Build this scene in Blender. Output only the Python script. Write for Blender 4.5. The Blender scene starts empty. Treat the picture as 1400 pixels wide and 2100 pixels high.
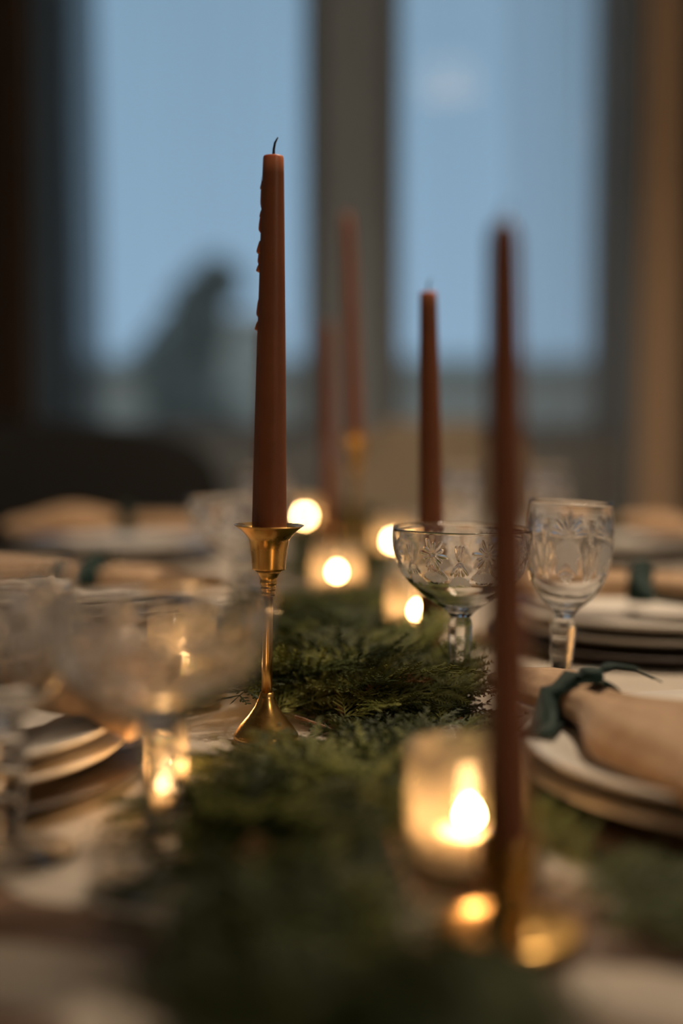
import bpy, bmesh, math, random
import numpy as np
from mathutils import Vector, Matrix

PI = math.pi
C = bpy.context.scene.collection
sc = bpy.context.scene

# ------------------------------------------------------------------ camera
CAM_H = 0.211                       # height above the table top (z = 0)
cam_d = bpy.data.cameras.new('camera')
cam_d.sensor_fit = 'HORIZONTAL'
cam_d.sensor_width = 24.0
cam_d.lens = 50.0
cam_d.clip_start = 0.02
cam_d.clip_end = 200
cam_d.dof.use_dof = True
cam_d.dof.focus_distance = 0.905
cam_d.dof.aperture_fstop = 50.0 / 32.0
cam = bpy.data.objects.new('camera', cam_d)
C.objects.link(cam)
cam.location = (0, 0, CAM_H)
cam.rotation_euler = (math.radians(90 - 4.216), 0, 0)
sc.camera = cam

# ------------------------------------------------------------------ dusk sky
w = bpy.data.worlds.new('dusk')
sc.world = w
w.use_nodes = True
nt = w.node_tree
nt.nodes.clear()
o_ = nt.nodes.new('ShaderNodeOutputWorld')
bg = nt.nodes.new('ShaderNodeBackground')
tc = nt.nodes.new('ShaderNodeTexCoord')
sx = nt.nodes.new('ShaderNodeSeparateXYZ')
rp = nt.nodes.new('ShaderNodeValToRGB')
rp.color_ramp.elements[0].position = 0.0
rp.color_ramp.elements[0].color = (0.36, 0.555, 0.755, 1)
rp.color_ramp.elements[1].position = 0.6
rp.color_ramp.elements[1].color = (0.20, 0.36, 0.51, 1)
nt.links.new(tc.outputs['Generated'], sx.inputs[0])
nt.links.new(sx.outputs['Z'], rp.inputs[0])
nt.links.new(rp.outputs[0], bg.inputs['Color'])
bg.inputs['Strength'].default_value = 1.0
nt.links.new(bg.outputs[0], o_.inputs['Surface'])

# ------------------------------------------------------------------ colour management / sampling aids
sc.view_settings.view_transform = 'Standard'
sc.view_settings.look = 'None'
sc.view_settings.exposure = 0.0
sc.view_settings.gamma = 1.0
sc.view_settings.use_curve_mapping = False
sc.cycles.use_denoising = True
sc.cycles.max_bounces = 20
sc.cycles.transmission_bounces = 16
sc.cycles.transparent_max_bounces = 32
sc.cycles.glossy_bounces = 8
sc.cycles.sample_clamp_indirect = 6.0
sc.cycles.blur_glossy = 0.5

LAMP_WATT = 27.0                     # the pendant's bulb, see its builder
LAMP_COL = (1.0, 0.79, 0.57)
FILL_WATT = 14.0                     # fill light added behind the camera, see its builder
FLAME = 170.0

# ------------------------------------------------------------------ materials
def mat(name):
    m = bpy.data.materials.new(name)
    m.use_nodes = True
    return m, m.node_tree, m.node_tree.nodes['Principled BSDF']

def noise_col(t, a, b, scale, detail=4, lo=0.35, hi=0.65, coord='Object', vec_scale=None):
    tx = t.nodes.new('ShaderNodeTexCoord')
    n = t.nodes.new('ShaderNodeTexNoise')
    n.inputs['Scale'].default_value = scale
    n.inputs['Detail'].default_value = detail
    if vec_scale:
        mp = t.nodes.new('ShaderNodeMapping')
        mp.inputs['Scale'].default_value = vec_scale
        t.links.new(tx.outputs[coord], mp.inputs[0])
        t.links.new(mp.outputs[0], n.inputs['Vector'])
    else:
        t.links.new(tx.outputs[coord], n.inputs['Vector'])
    r = t.nodes.new('ShaderNodeValToRGB')
    r.color_ramp.elements[0].position = lo
    r.color_ramp.elements[0].color = (*a, 1)
    r.color_ramp.elements[1].position = hi
    r.color_ramp.elements[1].color = (*b, 1)
    t.links.new(n.outputs['Fac'], r.inputs[0])
    return r, n

def simple(name, a, b=None, rough=0.6, scale=20, metal=0.0, bump=0.0, bscale=200, sheen=0.0, **kw):
    m, t, p = mat(name)
    if b is None:
        b = tuple(min(1, c * 1.15) for c in a)
    r, n = noise_col(t, a, b, scale, **kw)
    t.links.new(r.outputs[0], p.inputs['Base Color'])
    p.inputs['Roughness'].default_value = rough
    p.inputs['Metallic'].default_value = metal
    if sheen:
        p.inputs['Sheen Weight'].default_value = sheen
    if bump:
        tx = t.nodes.new('ShaderNodeTexCoord')
        nn = t.nodes.new('ShaderNodeTexNoise')
        nn.inputs['Scale'].default_value = bscale
        t.links.new(tx.outputs['Object'], nn.inputs['Vector'])
        bp = t.nodes.new('ShaderNodeBump')
        bp.inputs['Strength'].default_value = bump
        bp.inputs['Distance'].default_value = 0.002
        t.links.new(nn.outputs['Fac'], bp.inputs['Height'])
        t.links.new(bp.outputs[0], p.inputs['Normal'])
    return m

M = {}
# brass: a little tarnished
m, t, p = mat('aged_brass')
r, n = noise_col(t, (0.50, 0.29, 0.085), (0.68, 0.42, 0.14), 60, detail=6)
t.links.new(r.outputs[0], p.inputs['Base Color'])
p.inputs['Metallic'].default_value = 1.0
rr = t.nodes.new('ShaderNodeMapRange')
rr.inputs['To Min'].default_value = 0.16
rr.inputs['To Max'].default_value = 0.42
t.links.new(n.outputs['Fac'], rr.inputs['Value'])
t.links.new(rr.outputs[0], p.inputs['Roughness'])
M['brass'] = m
# wax: terracotta, slightly translucent, paler at the tip ('tip' attribute)
m, t, p = mat('terracotta_wax')
at = t.nodes.new('ShaderNodeAttribute')
at.attribute_name = 'tip'
mx = t.nodes.new('ShaderNodeMix')
mx.data_type = 'RGBA'
r, n = noise_col(t, (0.200, 0.060, 0.018), (0.230, 0.071, 0.022), 45)
t.links.new(at.outputs['Fac'], mx.inputs['Factor'])
t.links.new(r.outputs[0], mx.inputs['A'])
mx.inputs['B'].default_value = (0.55, 0.21, 0.10, 1)
t.links.new(mx.outputs['Result'], p.inputs['Base Color'])
p.inputs['Roughness'].default_value = 0.42
p.inputs['Subsurface Weight'].default_value = 0.55
p.inputs['Subsurface Radius'].default_value = (1.0, 0.35, 0.15)
p.inputs['Subsurface Scale'].default_value = 0.006
M['wax'] = m
m, t, p = mat('white_wax')
r, n = noise_col(t, (0.80, 0.70, 0.55), (0.86, 0.77, 0.62), 60)
t.links.new(r.outputs[0], p.inputs['Base Color'])
p.inputs['Roughness'].default_value = 0.4
p.inputs['Subsurface Weight'].default_value = 0.8
p.inputs['Subsurface Radius'].default_value = (1.0, 0.6, 0.35)
p.inputs['Subsurface Scale'].default_value = 0.01
M['white_wax'] = m
M['wick'] = simple('charred_wick', (0.012, 0.011, 0.014), (0.03, 0.027, 0.03), 0.9, 400)
M['alu'] = simple('tealight_cup_metal', (0.75, 0.73, 0.70), None, 0.3, 50, metal=1.0)
# flame
m = bpy.data.materials.new('candle_flame')
m.use_nodes = True
t = m.node_tree
t.nodes.clear()
o_ = t.nodes.new('ShaderNodeOutputMaterial')
e = t.nodes.new('ShaderNodeEmission')
tx = t.nodes.new('ShaderNodeTexCoord')
sp = t.nodes.new('ShaderNodeSeparateXYZ')
r = t.nodes.new('ShaderNodeValToRGB')
r.color_ramp.elements[0].color = (1.0, 0.50, 0.18, 1)
r.color_ramp.elements[1].position = 0.45
r.color_ramp.elements[1].color = (1.0, 0.60, 0.27, 1)
t.links.new(tx.outputs['Generated'], sp.inputs[0])
t.links.new(sp.outputs['Z'], r.inputs[0])
t.links.new(r.outputs[0], e.inputs['Color'])
e.inputs['Strength'].default_value = FLAME
t.links.new(e.outputs[0], o_.inputs['Surface'])
M['flame'] = m
# thin pressed glass (jars, panes): fresnel mix of straight transmission and reflection
def thin_glass(name, tint, rough=0.02, ior=1.45, extra=0.0):
    m = bpy.data.materials.new(name)
    m.use_nodes = True
    t = m.node_tree
    t.nodes.clear()
    o_ = t.nodes.new('ShaderNodeOutputMaterial')
    tr = t.nodes.new('ShaderNodeBsdfTransparent')
    tr.inputs['Color'].default_value = (*tint, 1)
    gl = t.nodes.new('ShaderNodeBsdfGlossy')
    gl.inputs['Roughness'].default_value = rough
    fr = t.nodes.new('ShaderNodeFresnel')
    fr.inputs['IOR'].default_value = ior
    tx = t.nodes.new('ShaderNodeTexCoord')
    n = t.nodes.new('ShaderNodeTexNoise')
    n.inputs['Scale'].default_value = 45
    t.links.new(tx.outputs['Object'], n.inputs['Vector'])
    bp = t.nodes.new('ShaderNodeBump')
    bp.inputs['Strength'].default_value = 0.15 if extra else 0.0
    bp.inputs['Distance'].default_value = 0.001
    t.links.new(n.outputs['Fac'], bp.inputs['Height'])
    t.links.new(bp.outputs[0], gl.inputs['Normal'])
    mx = t.nodes.new('ShaderNodeMixShader')
    ad = t.nodes.new('ShaderNodeMath')
    ad.operation = 'ADD'
    ad.inputs[1].default_value = extra
    t.links.new(fr.outputs[0], ad.inputs[0])
    t.links.new(ad.outputs[0], mx.inputs[0])
    t.links.new(tr.outputs[0], mx.inputs[1])
    t.links.new(gl.outputs[0], mx.inputs[2])
    t.links.new(mx.outputs[0], o_.inputs['Surface'])
    return m
m = thin_glass('votive_glass', (0.97, 0.95, 0.91), 0.06, 1.45, 0.03)
t = m.node_tree
out = [n for n in t.nodes if n.type == 'OUTPUT_MATERIAL'][0]
src = out.inputs['Surface'].links[0].from_socket
tl = t.nodes.new('ShaderNodeBsdfTranslucent')
tl.inputs['Color'].default_value = (0.95, 0.80, 0.60, 1)
df = t.nodes.new('ShaderNodeBsdfDiffuse')
df.inputs['Color'].default_value = (0.75, 0.65, 0.52, 1)
ma = t.nodes.new('ShaderNodeMixShader')
t.links.new(tl.outputs[0], ma.inputs[1])
t.links.new(df.outputs[0], ma.inputs[2])
mb = t.nodes.new('ShaderNodeMixShader')
mb.inputs[0].default_value = 0.18
t.links.new(src, mb.inputs[1])
t.links.new(ma.outputs[0], mb.inputs[2])
t.links.new(mb.outputs[0], out.inputs['Surface'])
M['jar'] = m
M['pane'] = thin_glass('window_glass', (0.95, 0.97, 0.98), 0.0, 1.45)
# cut crystal: refracting, matt where the 'frost' attribute says the wheel left it grey
m, t, p = mat('cut_crystal')
p.inputs['Base Color'].default_value = (1, 1, 1, 1)
p.inputs['Transmission Weight'].default_value = 1.0
p.inputs['IOR'].default_value = 1.52
at = t.nodes.new('ShaderNodeAttribute')
at.attribute_name = 'frost'
tx = t.nodes.new('ShaderNodeTexCoord')
n = t.nodes.new('ShaderNodeTexNoise')
n.inputs['Scale'].default_value = 900
t.links.new(tx.outputs['Object'], n.inputs['Vector'])
mu = t.nodes.new('ShaderNodeMath')
mu.operation = 'MULTIPLY'
t.links.new(at.outputs['Fac'], mu.inputs[0])
mr = t.nodes.new('ShaderNodeMapRange')
mr.inputs['To Min'].default_value = 0.3
mr.inputs['To Max'].default_value = 0.6
t.links.new(n.outputs['Fac'], mr.inputs['Value'])
t.links.new(mr.outputs[0], mu.inputs[1])
t.links.new(mu.outputs[0], p.inputs['Roughness'])
ou = [n for n in t.nodes if n.type == 'OUTPUT_MATERIAL'][0]
df = t.nodes.new('ShaderNodeBsdfDiffuse')
df.inputs['Color'].default_value = (0.8, 0.8, 0.8, 1)
tl = t.nodes.new('ShaderNodeBsdfTranslucent')
tl.inputs['Color'].default_value = (0.8, 0.8, 0.8, 1)
ma = t.nodes.new('ShaderNodeMixShader')
t.links.new(df.outputs[0], ma.inputs[1])
t.links.new(tl.outputs[0], ma.inputs[2])
mf = t.nodes.new('ShaderNodeMath')
mf.operation = 'MULTIPLY'
mf.inputs[1].default_value = 0.30
t.links.new(at.outputs['Fac'], mf.inputs[0])
mb = t.nodes.new('ShaderNodeMixShader')
t.links.new(mf.outputs[0], mb.inputs[0])
t.links.new(p.outputs[0], mb.inputs[1])
t.links.new(ma.outputs[0], mb.inputs[2])
t.links.new(mb.outputs[0], ou.inputs['Surface'])
M['crystal'] = m
M['porcelain'] = simple('white_porcelain', (0.74, 0.68, 0.60), (0.78, 0.72, 0.64), 0.28, 8)
M['added_plate'] = simple('added_plate_dark', (0.030, 0.017, 0.010), (0.055, 0.032, 0.02), 0.55, 40, bump=0.4, bscale=160)  # dark stand-in for the shade below the plate stacks
M['linen'] = simple('tan_linen', (0.42, 0.26, 0.145), (0.52, 0.34, 0.20), 0.9, 90, bump=0.5, bscale=700, sheen=0.2)
M['velvet'] = simple('green_velvet', (0.004, 0.016, 0.013), (0.010, 0.034, 0.028), 0.6, 60, sheen=0.12)
M['velvet'].node_tree.nodes['Principled BSDF'].inputs['Specular IOR Level'].default_value = 0.12
M['cloth'] = simple('tablecloth_linen', (0.47, 0.41, 0.34), (0.53, 0.46, 0.38), 0.92, 30, bump=0.35, bscale=900)
M['table_wood'] = simple('table_wood', (0.10, 0.055, 0.03), (0.16, 0.09, 0.05), 0.5, 6, vec_scale=(8, 1, 1))
M['bark'] = simple('twig_bark', (0.13, 0.070, 0.04), (0.26, 0.16, 0.10), 0.85, 120, bump=0.6, bscale=300)
M['dry'] = simple('dry_leaf_tip', (0.22, 0.10, 0.035), (0.34, 0.17, 0.06), 0.8, 80)
# evergreen scales: colour varies along the runner and from frond to frond
def green(name, a, b):
    m, t, p = mat(name)
    r, n = noise_col(t, a, b, 55, detail=3)
    oi = t.nodes.new('ShaderNodeObjectInfo')
    hs = t.nodes.new('ShaderNodeHueSaturation')
    m1 = t.nodes.new('ShaderNodeMapRange')
    m1.inputs['To Min'].default_value = 0.55
    m1.inputs['To Max'].default_value = 1.6
    t.links.new(oi.outputs['Random'], m1.inputs['Value'])
    t.links.new(m1.outputs[0], hs.inputs['Value'])
    t.links.new(r.outputs[0], hs.inputs['Color'])
    t.links.new(hs.outputs[0], p.inputs['Base Color'])
    p.inputs['Roughness'].default_value = 0.62
    p.inputs['Specular IOR Level'].default_value = 0.22
    return m
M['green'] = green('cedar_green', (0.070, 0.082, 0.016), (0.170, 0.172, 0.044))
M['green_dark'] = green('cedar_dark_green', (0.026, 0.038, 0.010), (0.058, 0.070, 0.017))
M['wall'] = simple('plaster', (0.47, 0.54, 0.60), (0.50, 0.57, 0.63), 0.9, 3)
M['ceiling'] = simple('ceiling_paint', (0.55, 0.51, 0.46), None, 0.9, 3)
M['floor'] = simple('floor_wood', (0.09, 0.05, 0.028), (0.15, 0.085, 0.05), 0.45, 5, vec_scale=(12, 1, 1))
M['frame'] = simple('window_frame_paint', (0.22, 0.21, 0.20), None, 0.5, 5)
M['curtain'] = simple('brown_drape', (0.72, 0.54, 0.37), (0.78, 0.59, 0.41), 0.95, 40, sheen=0.1)
M['drape_dark'] = simple('dark_drape', (0.055, 0.034, 0.022), (0.085, 0.055, 0.036), 0.95, 40)
M['sofa'] = simple('charcoal_upholstery', (0.028, 0.027, 0.025), (0.045, 0.042, 0.038), 0.95, 50)
M['chair_pad'] = simple('oatmeal_upholstery', (0.40, 0.32, 0.23), (0.46, 0.37, 0.27), 0.95, 60)
M['dark_wood'] = simple('dark_wood', (0.05, 0.028, 0.016), (0.08, 0.045, 0.026), 0.5, 10, vec_scale=(6, 1, 1))
M['lawn'] = simple('pale_gravel', (0.36, 0.34, 0.30), (0.44, 0.42, 0.37), 0.95, 2)
M['stucco'] = simple('grey_stucco', (0.82, 0.60, 0.44), (0.87, 0.65, 0.48), 0.9, 2)
M['roof'] = simple('roof_slate', (0.50, 0.43, 0.35), (0.56, 0.48, 0.40), 0.8, 8)
M['leaf_far'] = simple('far_foliage', (0.20, 0.19, 0.15), (0.27, 0.26, 0.20), 0.9, 4)
M['shade'] = simple('lamp_metal', (0.05, 0.045, 0.04), None, 0.4, 10, metal=1.0)
# sheer voile: mostly see-through, the rest scatters light both ways
m = bpy.data.materials.new('sheer_voile')
m.use_nodes = True
t = m.node_tree
t.nodes.clear()
o_ = t.nodes.new('ShaderNodeOutputMaterial')
tr = t.nodes.new('ShaderNodeBsdfTransparent')
df = t.nodes.new('ShaderNodeBsdfDiffuse')
tl = t.nodes.new('ShaderNodeBsdfTranslucent')
df.inputs['Color'].default_value = (0.55, 0.47, 0.38, 1)
tl.inputs['Color'].default_value = (0.62, 0.56, 0.48, 1)
m1 = t.nodes.new('ShaderNodeMixShader')
m2 = t.nodes.new('ShaderNodeMixShader')
m1.inputs[0].default_value = 0.5
t.links.new(df.outputs[0], m1.inputs[1])
t.links.new(tl.outputs[0], m1.inputs[2])
lw = t.nodes.new('ShaderNodeLayerWeight')        # threads overlap more where the weave is seen edge-on
lw.inputs['Blend'].default_value = 0.35
mr = t.nodes.new('ShaderNodeMapRange')
mr.inputs['To Min'].default_value = 0.22
mr.inputs['To Max'].default_value = 0.75
t.links.new(lw.outputs['Facing'], mr.inputs['Value'])
t.links.new(mr.outputs[0], m2.inputs[0])
t.links.new(tr.outputs[0], m2.inputs[1])
t.links.new(m1.outputs[0], m2.inputs[2])
t.links.new(m2.outputs[0], o_.inputs['Surface'])
M['sheer'] = m
m = m.copy()
m.name = 'gathered_voile'
for n in m.node_tree.nodes:
    if n.type == 'MAP_RANGE':
        n.inputs['To Min'].default_value = 0.76
        n.inputs['To Max'].default_value = 0.92
    elif n.type == 'BSDF_DIFFUSE':
        n.inputs['Color'].default_value = (0.16, 0.17, 0.17, 1)
    elif n.type == 'BSDF_TRANSLUCENT':
        n.inputs['Color'].default_value = (0.52, 0.50, 0.47, 1)
M['sheer_dense'] = m
m = M['sheer'].copy()
m.name = 'folded_voile'
for n in m.node_tree.nodes:
    if n.type == 'MAP_RANGE':
        n.inputs['To Min'].default_value = 0.30
        n.inputs['To Max'].default_value = 0.95
    elif n.type == 'LAYER_WEIGHT':
        n.inputs['Blend'].default_value = 0.5
M['sheer_fold'] = m

# ------------------------------------------------------------------ mesh helpers
def mesh(name, verts, faces, m=None, smooth=True, attrs=None):
    me = bpy.data.meshes.new(name)
    if isinstance(verts, np.ndarray):
        verts = verts.tolist()
    me.from_pydata(verts, [], faces)
    if m:
        me.materials.append(M[m])
    if smooth:
        me.polygons.foreach_set('use_smooth', [True] * len(me.polygons))
    for k, v in (attrs or {}).items():
        a = me.attributes.new(k, 'FLOAT', 'POINT')
        a.data.foreach_set('value', np.asarray(v, dtype=np.float32))
    me.update()
    return me

def put(name, me, parent=None, loc=(0, 0, 0), rot=(0, 0, 0)):
    ob = bpy.data.objects.new(name, me)
    C.objects.link(ob)
    ob.location = loc
    ob.rotation_euler = rot
    if parent:
        ob.parent = parent
    return ob

def tag(ob, label, cat, group=None, kind=None):
    ob['label'] = label
    ob['category'] = cat
    if group:
        ob['group'] = group
    if kind:
        ob['kind'] = kind
    return ob

def thing(name, label, cat, loc=(0, 0, 0), rot=(0, 0, 0), group=None):
    ob = bpy.data.objects.new(name, None)
    ob.empty_display_size = 0.01
    C.objects.link(ob)
    ob.location = loc
    ob.rotation_euler = rot
    return tag(ob, label, cat, group)

def struct(ob):
    ob['kind'] = 'structure'
    return ob

def dup(root, loc, rot=None, label=None):
    r = root.copy()
    C.objects.link(r)
    r.location = loc
    if rot is not None:
        r.rotation_euler = rot
    if label:
        r['label'] = label
    for ch in list(root.children):
        c = ch.copy()
        C.objects.link(c)
        c.parent = r
        for g in list(ch.children):
            d = g.copy()
            C.objects.link(d)
            d.parent = c
    return r

def lathe_geo(prof, n=64, closed=False, cap0=False, cap1=False, wob=None):
    """prof: list of (r, z) from one end to the other; closed joins the last ring to the first"""
    vs, fs = [], []
    for (r, z) in prof:
        for k in range(n):
            a = 2 * PI * k / n
            vs.append((r * math.cos(a), r * math.sin(a), z))
    m_ = len(prof)
    rng = m_ if closed else m_ - 1
    for i in range(rng):
        j = (i + 1) % m_
        for k in range(n):
            k2 = (k + 1) % n
            fs.append((i * n + k, i * n + k2, j * n + k2, j * n + k))
    if cap0:
        fs.append(tuple(range(n))[::-1])
    if cap1:
        fs.append(tuple((m_ - 1) * n + k for k in range(n)))
    return vs, fs

def smooth_prof(pts, sub=6):
    """Catmull-Rom through (r, z)"""
    out = []
    P = [np.array(p, float) for p in pts]
    P = [2 * P[0] - P[1]] + P + [2 * P[-1] - P[-2]]
    for i in range(1, len(P) - 2):
        for s in range(sub):
            u = s / sub
            a, b, c, d = P[i - 1], P[i], P[i + 1], P[i + 2]
            q = 0.5 * (2 * b + (c - a) * u + (2 * a - 5 * b + 4 * c - d) * u * u + (3 * b - a - 3 * c + d) * u ** 3)
            out.append((max(1e-5, float(q[0])), float(q[1])))
    out.append((float(P[-2][0]), float(P[-2][1])))
    return out

def box_geo(x0, x1, y0, y1, z0, z1):
    v = [(x, y, z) for z in (z0, z1) for y in (y0, y1) for x in (x0, x1)]
    f = [(0, 2, 3, 1), (4, 5, 7, 6), (0, 1, 5, 4), (2, 6, 7, 3), (0, 4, 6, 2), (1, 3, 7, 5)]
    return v, f

def join(parts):
    V, F = [], []
    for v, f in parts:
        o = len(V)
        V += [tuple(p) for p in v]
        F += [tuple(i + o for i in q) for q in f]
    return V, F

def boxes(name, bl, m, parent=None, bevel=0.0):
    me = mesh(name, *join([box_geo(*b) for b in bl]), m, smooth=False)
    ob = put(name, me, parent)
    if bevel:
        bv = ob.modifiers.new('bevel', 'BEVEL')
        bv.width = bevel
        bv.segments = 3
    return ob

def tube_geo(pts, radii, n=8, flat=1.0, cap=True):
    pts = [Vector(p) for p in pts]
    V, F = [], []
    up0 = Vector((0, 0, 1))
    for i, p in enumerate(pts):
        d = (pts[min(i + 1, len(pts) - 1)] - pts[max(i - 1, 0)]).normalized()
        a = d.cross(up0)
        if a.length < 1e-4:
            a = d.cross(Vector((1, 0, 0)))
        a.normalize()
        b = a.cross(d)
        for k in range(n):
            th = 2 * PI * k / n
            V.append(tuple(p + a * (math.cos(th) * radii[i]) + b * (math.sin(th) * radii[i] * flat)))
    for i in range(len(pts) - 1):
        for k in range(n):
            k2 = (k + 1) % n
            F.append((i * n + k, i * n + k2, (i + 1) * n + k2, (i + 1) * n + k))
    if cap:
        F.append(tuple(range(n))[::-1])
        F.append(tuple((len(pts) - 1) * n + k for k in range(n)))
    return V, F

# ================================================================== THE ROOM
FZ, CZ = -0.75, 1.95                # floor and ceiling, table top is z = 0
WY = 3.80                           # inner face of the window wall
W1 = (-0.775, -0.055)
W2 = (0.115, 0.735)
SILL, HEAD = 0.12, 1.75
struct(boxes('floor', [(-2.2, 2.2, -1.8, WY + 0.2, FZ - 0.1, FZ)], 'floor'))
struct(boxes('ceiling', [(-2.2, 2.2, -1.8, WY + 0.2, CZ, CZ + 0.1)], 'ceiling'))
struct(boxes('wall_left', [(-2.3, -2.2, -1.8, WY + 0.2, FZ, CZ)], 'wall'))
struct(boxes('wall_right', [(2.2, 2.3, -1.8, WY + 0.2, FZ, CZ)], 'wall'))
struct(boxes('wall_front', [(-2.2, 2.2, -1.9, -1.8, FZ, CZ)], 'wall'))
struct(boxes('wall_back', [
    (-2.2, W1[0], WY, WY + 0.2, FZ, CZ), (W1[1], W2[0], WY, WY + 0.2, FZ, CZ), (W2[1], 2.2, WY, WY + 0.2, FZ, CZ),
    (W1[0], W1[1], WY, WY + 0.2, FZ, SILL), (W2[0], W2[1], WY, WY + 0.2, FZ, SILL),
    (W1[0], W1[1], WY, WY + 0.2, HEAD, CZ), (W2[0], W2[1], WY, WY + 0.2, HEAD, CZ)], 'wall'))
struct(boxes('baseboard_back', [(-2.2, 2.2, WY - 0.015, WY, FZ, FZ + 0.1)], 'frame'))
for i, (a, b) in enumerate((W1, W2)):
    fw = 0.045
    wo = boxes('window_%d' % (i + 1), [(a, a + fw, WY + 0.09, WY + 0.15, SILL, HEAD), (b - fw, b, WY + 0.09, WY + 0.15, SILL, HEAD),
               (a + fw, b - fw, WY + 0.09, WY + 0.15, SILL, SILL + fw), (a + fw, b - fw, WY + 0.09, WY + 0.15, HEAD - fw, HEAD)], 'frame')
    struct(wo)
    pv = [(a + fw, WY + 0.12, SILL + fw), (b - fw, WY + 0.12, SILL + fw), (b - fw, WY + 0.12, HEAD - fw), (a + fw, WY + 0.12, HEAD - fw)]
    put('pane', mesh('pane', pv, [(0, 1, 2, 3)], 'pane', smooth=False), wo)
    sl = boxes('sill_board', [(a - 0.0, b + 0.0, WY + 0.001, WY + 0.09, SILL, SILL + 0.02)], 'frame', wo)

def drape(name, x0, x1, y, z0, z1, folds, depth, m, seed, gather=None):
    rnd = random.Random(seed)
    nx, nz = folds * 14, 10
    ph = [rnd.uniform(0, 6.28) for _ in range(4)]
    V, F = [], []
    for j in range(nz + 1):
        v = j / nz
        for i in range(nx + 1):
            u = i / nx
            uu = gather(u) if gather else u
            x = x0 + (x1 - x0) * uu + 0.006 * math.sin(5 * v + ph[0] + 9 * u)
            d = depth * (0.75 + 0.25 * math.sin(3.1 * u * folds * 0.37 + ph[1]))
            yy = y + d * math.sin(2 * PI * folds * u + ph[2] + 0.35 * math.sin(2.2 * v + ph[3]))
            V.append((x, yy, z0 + (z1 - z0) * v))
    for j in range(nz):
        for i in range(nx):
            a = j * (nx + 1) + i
            F.append((a, a + 1, a + nx + 2, a + nx + 1))
    return put(name, mesh(name, V, F, m))

def solid(ob, th):
    s = ob.modifiers.new('thickness', 'SOLIDIFY')
    s.thickness = th
    s.offset = 0
    return ob

c = solid(drape('drape_curtain', -1.25, -0.80, WY - 0.13, FZ + 0.01, CZ - 0.001, 6, 0.035, 'drape_dark', 3), 0.004)
tag(c, 'dark brown floor length drape hanging on the left side of the windows', 'curtain')
c = solid(drape('drape_curtain', 0.765, 0.865, WY - 0.13, FZ + 0.01, CZ - 0.001, 2, 0.028, 'curtain', 5), 0.004)
tag(c, 'narrow tan drape gathered at the right edge of the right-hand window', 'curtain')
c = solid(drape('drape_curtain', 0.895, 1.35, WY - 0.11, FZ + 0.01, CZ - 0.001, 6, 0.03, 'drape_dark', 8), 0.004)
tag(c, 'dark brown drape hanging to the right of the narrow tan drape', 'curtain')
c = drape('sheer_curtain', W1[0] - 0.02, -0.625, WY - 0.05, FZ + 0.02, CZ - 0.001, 6, 0.022, 'sheer_dense', 11)
tag(c, 'sheer voile curtain gathered at the left edge of the left window', 'curtain')
c = drape('sheer_curtain', -0.62, W1[1] + 0.02, WY - 0.05, FZ + 0.02, CZ - 0.001, 6, 0.010, 'sheer', 12)
tag(c, 'thin pale sheer curtain drawn across the left window', 'curtain')
c = drape('sheer_curtain', W2[0] - 0.02, 0.42, WY - 0.05, FZ + 0.02, CZ - 0.001, 4, 0.009, 'sheer', 13)
tag(c, 'thin sheer curtain over the half of the right window beside the pillar', 'curtain')
c = drape('sheer_curtain', 0.43, W2[1] + 0.02, WY - 0.05, FZ + 0.02, CZ - 0.001, 4, 0.024, 'sheer_fold', 14)
tag(c, 'folded sheer curtain over the half of the right window beside the tan drape', 'curtain')

# ------------------------------------------------------------------ outside
GZ = -0.95
g = struct(boxes('ground', [(-40, 40, WY + 0.2, 80, GZ - 0.2, GZ)], 'lawn'))
bl = thing('neighbouring_house', 'low pale grey house standing in the yard outside the windows', 'house', (0, 16, GZ))
boxes('wall', [(-5.0, 9.0, 0, 5, 0, 1.60)], 'stucco', bl)
v = [(-5.2, -0.3, 1.60), (9.2, -0.3, 1.60), (9.2, 5.3, 1.60), (-5.2, 5.3, 1.60), (-4.4, 2.5, 1.82), (8.6, 2.5, 1.82)]
put('roof', mesh('roof', v, [(0, 1, 5, 4), (2, 3, 4, 5), (1, 2, 5), (3, 0, 4), (3, 2, 1, 0)], 'roof', smooth=False), bl)
boxes('annex', [(-1.75, -0.85, -0.4, 1.6, 0, 2.12), (-1.82, -0.78, -0.47, 1.67, 2.12, 2.17)], 'stucco', bl)

def foliage_mesh(name, blobs, n, size, seed, m):
    rnd = random.Random(seed)
    V, F = [], []
    for k in range(n):
        c0, r0 = rnd.choice(blobs)
        d = Vector((rnd.gauss(0, 1), rnd.gauss(0, 1), rnd.gauss(0, 1))).normalized() * rnd.uniform(0.4, 1.0)
        p = Vector(c0) + Vector((d.x * r0[0], d.y * r0[1], d.z * r0[2]))
        a = Vector((rnd.gauss(0, 1), rnd.gauss(0, 1), rnd.gauss(0, 1))).normalized()
        b = a.cross(Vector((rnd.gauss(0, 1), rnd.gauss(0, 1), rnd.gauss(0, 1)))).normalized()
        s = size * rnd.uniform(0.6, 1.3)
        o = len(V)
        V += [tuple(p + a * s), tuple(p + b * s * 0.5), tuple(p - a * s), tuple(p - b * s * 0.5)]
        F.append((o, o + 1, o + 2, o + 3))
    return mesh(name, V, F, m, smooth=False)
bt = thing('garden_shrub', 'leaning dark garden shrub outside the left window before the grey house', 'shrub', (-1.35, 13.0, GZ))
put('foliage', foliage_mesh('foliage', [((-0.15, 0, 1.45), (0.42, 0.4, 0.55)), ((0.05, 0, 1.95), (0.28, 0.3, 0.42)),
    ((0.22, 0, 2.3), (0.22, 0.2, 0.22)), ((0.0, 0, 0.9), (0.5, 0.4, 0.6))], 2600, 0.085, 4, 'leaf_far'), bt)
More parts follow.
